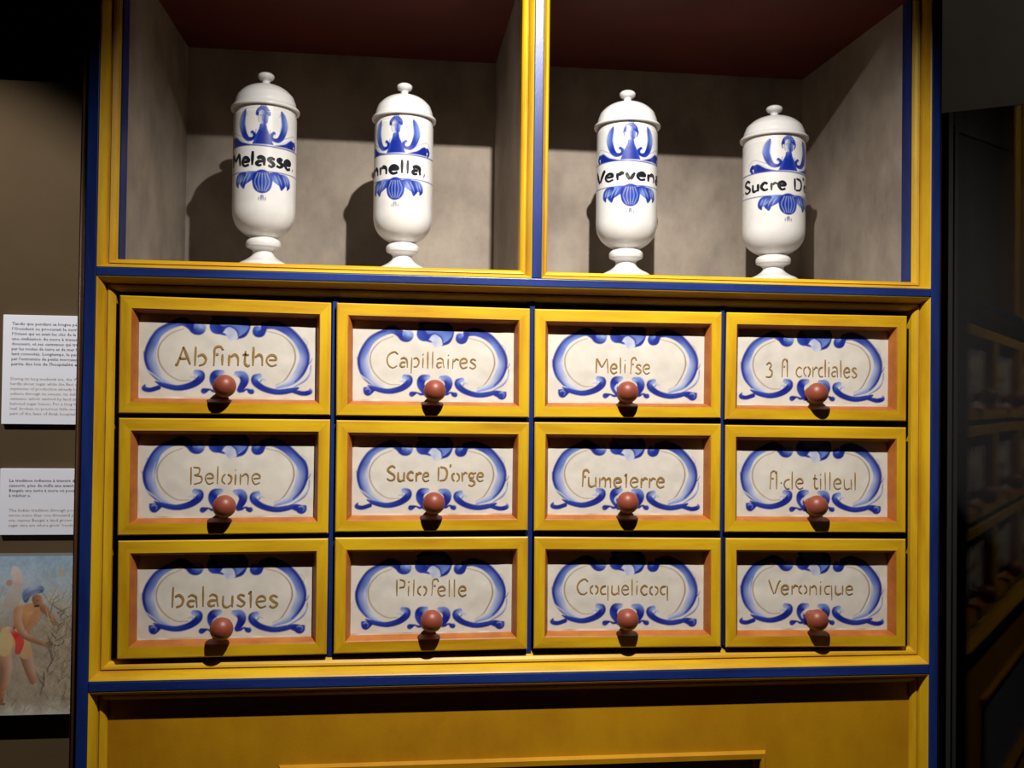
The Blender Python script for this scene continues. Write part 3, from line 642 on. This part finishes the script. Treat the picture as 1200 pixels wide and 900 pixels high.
def make_jar(px, top_py, px_half, delta, word, v0, v1, kind, xh, label):
    x, ztop = at(px, top_py, YJ); 
    h = ztop-FLZ; sc = h/.3034
    rr = (at(px+px_half, 200, YJ)[0]-at(px-px_half, 200, YJ)[0])/2/BR_
    face = -math.atan2(x, DIST+YJ)
    j = thing('apothecary_jar', (x, YJ, FLZ), label, 'jar', 'white ceramic apothecary jars in the niches', face+delta)
    # body with its painted band (dense grid in front)
    ang = np.concatenate([np.linspace(-105, 105, 215), np.linspace(105, 255, 24)[1:]])*PI/180
    prof = smooth_prof(BODY, 3)[:-1]
    zz = np.concatenate([np.linspace(.100, .112, 4)[:-1], np.linspace(.112, .240, 150), [.2440]])
    prof = prof+[(BR_-(.0009 if z > .235 else 0), z) for z in zz]
    pr = np.array(prof); nu, nv = len(ang), len(pr)
    A, R_ = np.meshgrid(ang, pr[:, 0]); _, Z_ = np.meshgrid(ang, pr[:, 1])
    co = np.stack([R_*np.sin(A)*rr, -R_*np.cos(A)*rr, Z_*sc], -1).reshape(-1, 3)
    U = A*BR_/.000371; Vv = (BAND-Z_)/.000371
    col = paint_jar(U, Vv, kind, 40+kind)
    col[(Z_ < .108).ravel()] = (.73, .725, .72)
    b = grid_mesh('jar_body', co, nu, nv, col, GLAZE, j)
    def turned(name, P, par, scr, mat=WHITE, seg=72):
        mb = MB().lathe([(r*scr, z*sc) for r, z in P], seg)
        return mb.build(name, mat, par, smooth=True, local=True, auto=.9)
    l = turned('jar_lid', smooth_prof(LID, 3), j, rr); turned('lid_knob', smooth_prof(KNOB, 3), l, rr, seg=40)
    # lettering bent round the body; v0, v1 are angles seen from the camera
    st, tw = text_strokes(word, 70+kind, .03); tw -= .2
    a0, a1 = v0-delta, v1-delta; kx = (a1-a0)*BR_/tw; ky = xh*.000371
    zb = BAND-80*.000371+.001
    lm = MB()
    def mp(X, Z):
        a = a0+X/BR_; rad = (BR_+.0003)*rr
        return (rad*math.sin(a), -rad*math.cos(a), (zb+Z)*sc)
    ribbons([[(x_*kx, y_*ky) for x_, y_ in pl] for pl in st], .0050 if kind != 3 else .0044, mp, lm, kind)
    lm.build('lettering', BLACKL, j, local=True)
    return j
rad = math.radians
make_jar(312.0, 85.5, 37.0, rad(-4), 'Melasse.', rad(-74), rad(60), 0, 32, 'white ceramic jar with blue bust, lettered Melasse, leftmost in the left niche')
make_jar(474.3, 98.0, 34.6, rad(-15.5), 'Cannella.', rad(-128), rad(44), 1, 31, 'white ceramic jar lettered (Ca)nnella, beside the divider side of the left niche')
make_jar(735.5, 106.5, 34.8, rad(7), 'Vervena', rad(-72), rad(84), 2, 30, 'white ceramic jar with blue bust, lettered Vervena, left one in the right niche')
make_jar(907.5, 124.0, 34.6, rad(27), ".Sucre D'orge", rad(-72), rad(130), 3, 31, "white ceramic jar lettered Sucre D'or, turned right, farthest right in the right niche")

# ------------------------------------------------------------------ information cards on the left wall
def board(name, x0, x1, z0, z1, yf, label, cat, mat, group=None):
    t = thing(name, ((x0+x1)/2, WL, z0), label, cat, group)
    MB().box(x0, x1, yf, WL, z0, z1).build('board', mat, t, bevel=.0006)
    return t
def set_text(parent, body, x, z, size, width, mat, name='printed_text', y=.3905, spacing=1.0):
    cu = bpy.data.curves.new(name, 'FONT'); cu.body = body; cu.size = size; cu.resolution_u = 1; cu.space_line = spacing
    o = bpy.data.objects.new(name, cu); COL.objects.link(o); bpy.context.view_layer.update()
    me = bpy.data.meshes.new_from_object(o.evaluated_get(bpy.context.evaluated_depsgraph_get()))
    w = max(v.co.x for v in me.vertices)
    me.transform(Matrix.Translation(Vector((x, y, z))-ORG[parent]) @ Matrix.Rotation(PI/2, 4, 'X') @ Matrix.Diagonal((width/w, 1, 1, 1)))
    me.materials.clear(); me.materials.append(mat); me.name = name
    bpy.data.objects.remove(o)
    n = bpy.data.objects.new(name, me); COL.objects.link(n); n.parent = parent; return n
CY = .391
cx0 = -.6836; cx1 = -.5215
zt1, zb1 = .1330, -.0540
c1 = board('text_card', cx0, cx1, zb1, zt1, CY, 'tall white information card, nine black French lines over beige English lines', 'sign', CARD, 'information cards left of the cabinet')
fr1 = ["Tandis que pendant sa longue période mai-", "l'Occident se procurait le sucre avec les", "l'Orient qui en avait les clés de la fabrication", "une civilisation du sucre à travers ses con-",
       "douceurs, et ses caravanes qui transportent", "par les routes de terre et de mer les pains du", "tant convoités. Longtemps, le pain de sucre", "par l'entremise de petits morceaux précieux", "partie des lois de l'hospitalité arabe."]
en1 = ["During its long medieval era, the West knew", "hardly about sugar while the East which held", "mysteries of production already had a sugar", "culture through its sweets, its delicacies and", "caravans which carried by land and sea the", "beloved sugar loaves. For a long time, sugar", "loaf, broken to precious little morsels, was", "part of the laws of Arab hospitality."]
def lines(t, ls, x, z, step, size, full, mat):
    for k, s in enumerate(ls):
        set_text(t, s, x, z-k*step, size, full*(1 if k < len(ls)-1 else len(s)/44), mat, y=CY-.0004)
lines(c1, fr1, cx0+.0145, .1155, .0086, .0072, .140, INKB)
lines(c1, en1, cx0+.0135, .0215, .0085, .0068, .139, INKO)
zt2, zb2 = -.1300, -.2430
c2 = board('text_card', cx0, cx1, zb2, zt2, CY, 'short white information card below the tall one, above the field picture', 'sign', CARD, 'information cards left of the cabinet')
fr2 = ["La tradition indienne à travers des poèmes", "sanscrit, plus de mille ans avant notre ère,", "Bengale une terre à sucre où poussent les « r", "à mâcher »."]
en2 = ["The Indian tradition through poems in Sans", "wrote more than one thousand years before", "era, names Bengal a land grown in the suga", "sugar cane are where grow “reeds to be ch"]
lines(c2, fr2, cx0+.015, -.1525, .0085, .0072, .142, INKB)
lines(c2, en2, cx0+.015, -.2030, .0085, .0068, .142, INKO)
# printed picture of a cane cutter
PY = .368
px0 = at(90.5, 652, PY)[0]; pw = .215
ptz = at(60, 651.5, PY)[1]; pbz = at(60, 837, PY)[1]
pic = thing('printed_picture', (px0-pw/2, WL, pbz), 'colour print of a man in a blue turban cutting cane in a field', 'picture')
MB().box(px0-pw, px0, PY, WL, pbz, ptz).build('board', paint('grey_board', (.16, .16, .17), (.14, .14, .15), None, .7, 4), pic)
nu, nv = 300, 290
uu, vv = np.meshgrid(np.linspace(0, 1, nu), np.linspace(0, 1, nv))
ppu = 6.92                                  # paint units: magnified photo pixels, 0 at the picture's left edge in view
mpp = (PY+DIST)/F_PX                         # metres per photo pixel at this depth
U = 625-(1-uu)*pw/mpp*ppu; Vv = 140+(1-vv)*(ptz-pbz)/mpp*ppu
n1 = value_noise(U+2000, Vv+100, 50, 3); n2 = value_noise(U+2000, Vv+100, 14, 7)
t = np.clip((Vv-140)/330, 0, 1)[..., None]; sky = np.array((.30, .42, .54)); mist = np.array((.42, .45, .44)); fld = np.array((.34, .27, .19)); gnd = np.array((.50, .47, .38))
bc = sky*(1-t)+mist*t
t2 = np.clip((Vv-430+60*(n1-.5))/260, 0, 1)[..., None]; bc = bc*(1-t2)+fld*t2
t3 = np.clip((Vv-1230+60*(n1-.5))/120, 0, 1)[..., None]; bc = bc*(1-t3)+gnd*t3
bc = bc*(.82+.36*(n1*.5+n2*.5))[..., None]
p = Painter(U, Vv, bc.reshape(-1, 3), 5)
rr_ = random.Random(8)
def leaf(u, v, L, a, w, c, al=.8):
    du, dv = math.cos(a), math.sin(a); k = rr_.uniform(-.35, .35)
    p.stroke([(u, v, w, c), (u+du*L*.5-dv*k*L*.3, v+dv*L*.5+du*k*L*.3, w*.8, c), (u+du*L, v+dv*L+abs(k)*L*.3, 1, c)], al)
for k in range(6):
    u = rr_.choice([30, 300, 385, 455, 505, 590, -150, -300]); p.stroke([(u, 230, 4, (.28, .36, .42)), (u, 290, 46, (.30, .38, .42))], .5)
p.stroke([(500, 215, 4, (.45, .38, .22)), (510, 280, 50, (.45, .38, .22))], .7); p.stroke([(600, 220, 4, (.48, .38, .2)), (610, 290, 70, (.48, .38, .2))], .7)
CN = [(.30, .21, .10), (.42, .33, .18), (.20, .15, .09), (.50, .42, .27), (.26, .24, .14)]
for k in range(330):
    u = rr_.uniform(-900, 220) if k % 3 else rr_.uniform(330, 640); v = rr_.uniform(430, 1330)
    leaf(u, v, rr_.uniform(60, 150), -PI/2+rr_.uniform(-1.1, 1.1), rr_.uniform(4, 11), rr_.choice(CN), .6)
# far figure in white
p.stroke([(165, 215, 8, (.62, .52, .50)), (175, 260, 70, (.62, .50, .48)), (195, 310, 80, (.60, .46, .42)), (190, 350, 60, (.55, .36, .30))], .9)
p.blob(132, 345, 24, (.40, .26, .20)); p.stroke([(180, 400, 90, (.50, .40, .34)), (150, 500, 110, (.44, .34, .27))], .7)
SK = (.42, .19, .09); SK2 = (.24, .10, .05); SKL = (.52, .31, .20)
# legs, shorts, trunk, arms, head
p.stroke([(110, 880, 100, SKL, SK), (120, 1010, 84, SKL, SK2), (98, 1150, 58, SK, SK2), (92, 1240, 34, SK, SK2)])
p.stroke([(92, 1240, 30, SK2), (70, 1262, 22, SK2), (110, 1268, 22, SK2)])
p.stroke([(262, 880, 96, SKL, SK2), (290, 1000, 76, SKL, SK2), (318, 1100, 46, SK, SK2)])
p.stroke([(215, 560, 90, (.55, .28, .12), SK), (255, 620, 120, (.56, .27, .10), SK), (230, 700, 130, SK, SK2), (200, 750, 110, SK, SK2)])
p.stroke([(260, 540, 60, (.52, .25, .10)), (360, 530, 70, (.50, .24, .10)), (300, 650, 60, (.46, .20, .08))])
p.stroke([(125, 720, 90, (.55, .40, .16)), (110, 800, 120, (.58, .42, .20)), (105, 860, 90, (.56, .38, .18))])
p.stroke([(215, 740, 110, (.55, .36, .15)), (235, 820, 120, (.52, .32, .14)), (262, 880, 96, (.50, .30, .14))])
p.stroke([(130, 690, 22, (.55, .45, .40)), (175, 730, 40, (.58, .05, .04)), (215, 790, 66, (.60, .06, .04)), (205, 870, 46, (.50, .05, .03))])
p.stroke([(200, 560, 66, SKL, SK), (200, 640, 62, SKL, SK), (245, 740, 50, SKL, SK2), (330, 790, 38, SK, SK2), (395, 815, 34, SK, SK2), (430, 822, 54, SK2, SK2)])
p.stroke([(385, 540, 56, SK, SK2), (425, 590, 46, SK, SK2), (475, 660, 36, SK, SK2)])
p.stroke([(440, 820, 8, (.05, .04, .04)), (500, 828, 8, (.05, .04, .04)), (540, 800, 7, (.06, .05, .05)), (520, 765, 5, (.06, .05, .05))])
p.stroke([(335, 470, 74, SK, SK2), (345, 500, 66, SK, SK2)]); p.stroke([(322, 525, 14, (.03, .02, .02)), (350, 520, 16, (.03, .02, .02))])
p.blob(340, 480, 6, (.08, .04, .03))
TB = (.17, .22, .38); TB2 = (.07, .09, .17); TBL = (.40, .45, .60)
p.stroke([(255, 480, 34, TB2), (262, 430, 70, TB, TB2), (310, 400, 76, TBL, TB), (360, 395, 56, TB, TB2)])
for k in range(5): p.stroke([(250+k*22, 470-k*10, 4, TBL), (285+k*20, 420-k*8, 5, TB2), (330+k*14, 390, 4, TBL)], .8)
# cane bundle in the hand and cut leaves
for k in range(120):
    leaf(rr_.uniform(420, 640), rr_.uniform(480, 1280), rr_.uniform(60, 190), rr_.uniform(-2.8, -.2), rr_.uniform(4, 10), rr_.choice(CN+[(.10, .09, .07), (.55, .38, .24)]), .75)
for k in range(34):
    tt = k/33; u = 505-20*tt-120*tt*tt; leaf(u+rr_.uniform(-14, 14), 560+640*tt, rr_.uniform(50, 130), rr_.uniform(-2.4, -.5), rr_.uniform(6, 13), rr_.choice([(.08, .07, .06), (.16, .12, .08), (.12, .11, .09), (.42, .30, .20)]), .85)
p.stroke([(300, 640, 7, SK2), (255, 700, 5, SK2), (225, 745, 3, SK2)], .5); p.stroke([(395, 560, 6, SK2), (350, 640, 6, SK2), (300, 700, 4, SK2)], .5)
for k in range(90):
    leaf(rr_.uniform(-800, 600), rr_.uniform(1180, 1330), rr_.uniform(30, 90), rr_.uniform(-3, 0), rr_.uniform(3, 8), rr_.choice(CN), .6)
co = np.stack([px0-pw+uu*pw, np.full_like(uu, PY-.0006), pbz+vv*(ptz-pbz)], -1).reshape(-1, 3)-np.array(ORG[pic])
grid_mesh('picture_print', co, nu, nv, p.c, PRINT, pic)

# ------------------------------------------------------------------ glass pane splayed out from the cabinet's right side
gp = thing('glass_pane', (.80, 0, -EYE), 'tall dark reflecting glass pane to the right of the cabinet', 'glass')
a = math.radians(-66.5); dr = Vector((math.cos(a), math.sin(a))); nn = Vector((-dr.y, dr.x))*.004
q = [Vector((.80, 0)), Vector((.80, 0))+dr*.75, Vector((.80, 0))+dr*.75+nn, Vector((.80, 0))+nn]
(u1, z1), (u2, z2) = on_vertical(1120, 131, q[0], dr), on_vertical(1200, 122, q[0], dr)
zt = lambda u: z1+(z2-z1)*(u-u1)/(u2-u1)
MB().add([(p_.x, p_.y, z) for z, p_ in [(-EYE, k) for k in q]+list(zip((zt(0), zt(.75), zt(.75), zt(0)), q))], [(0, 3, 2, 1), (4, 5, 6, 7)]+[(i, (i+1) % 4, (i+1) % 4+4, i+4) for i in range(4)]).build('glass_sheet', GLASS, gp)
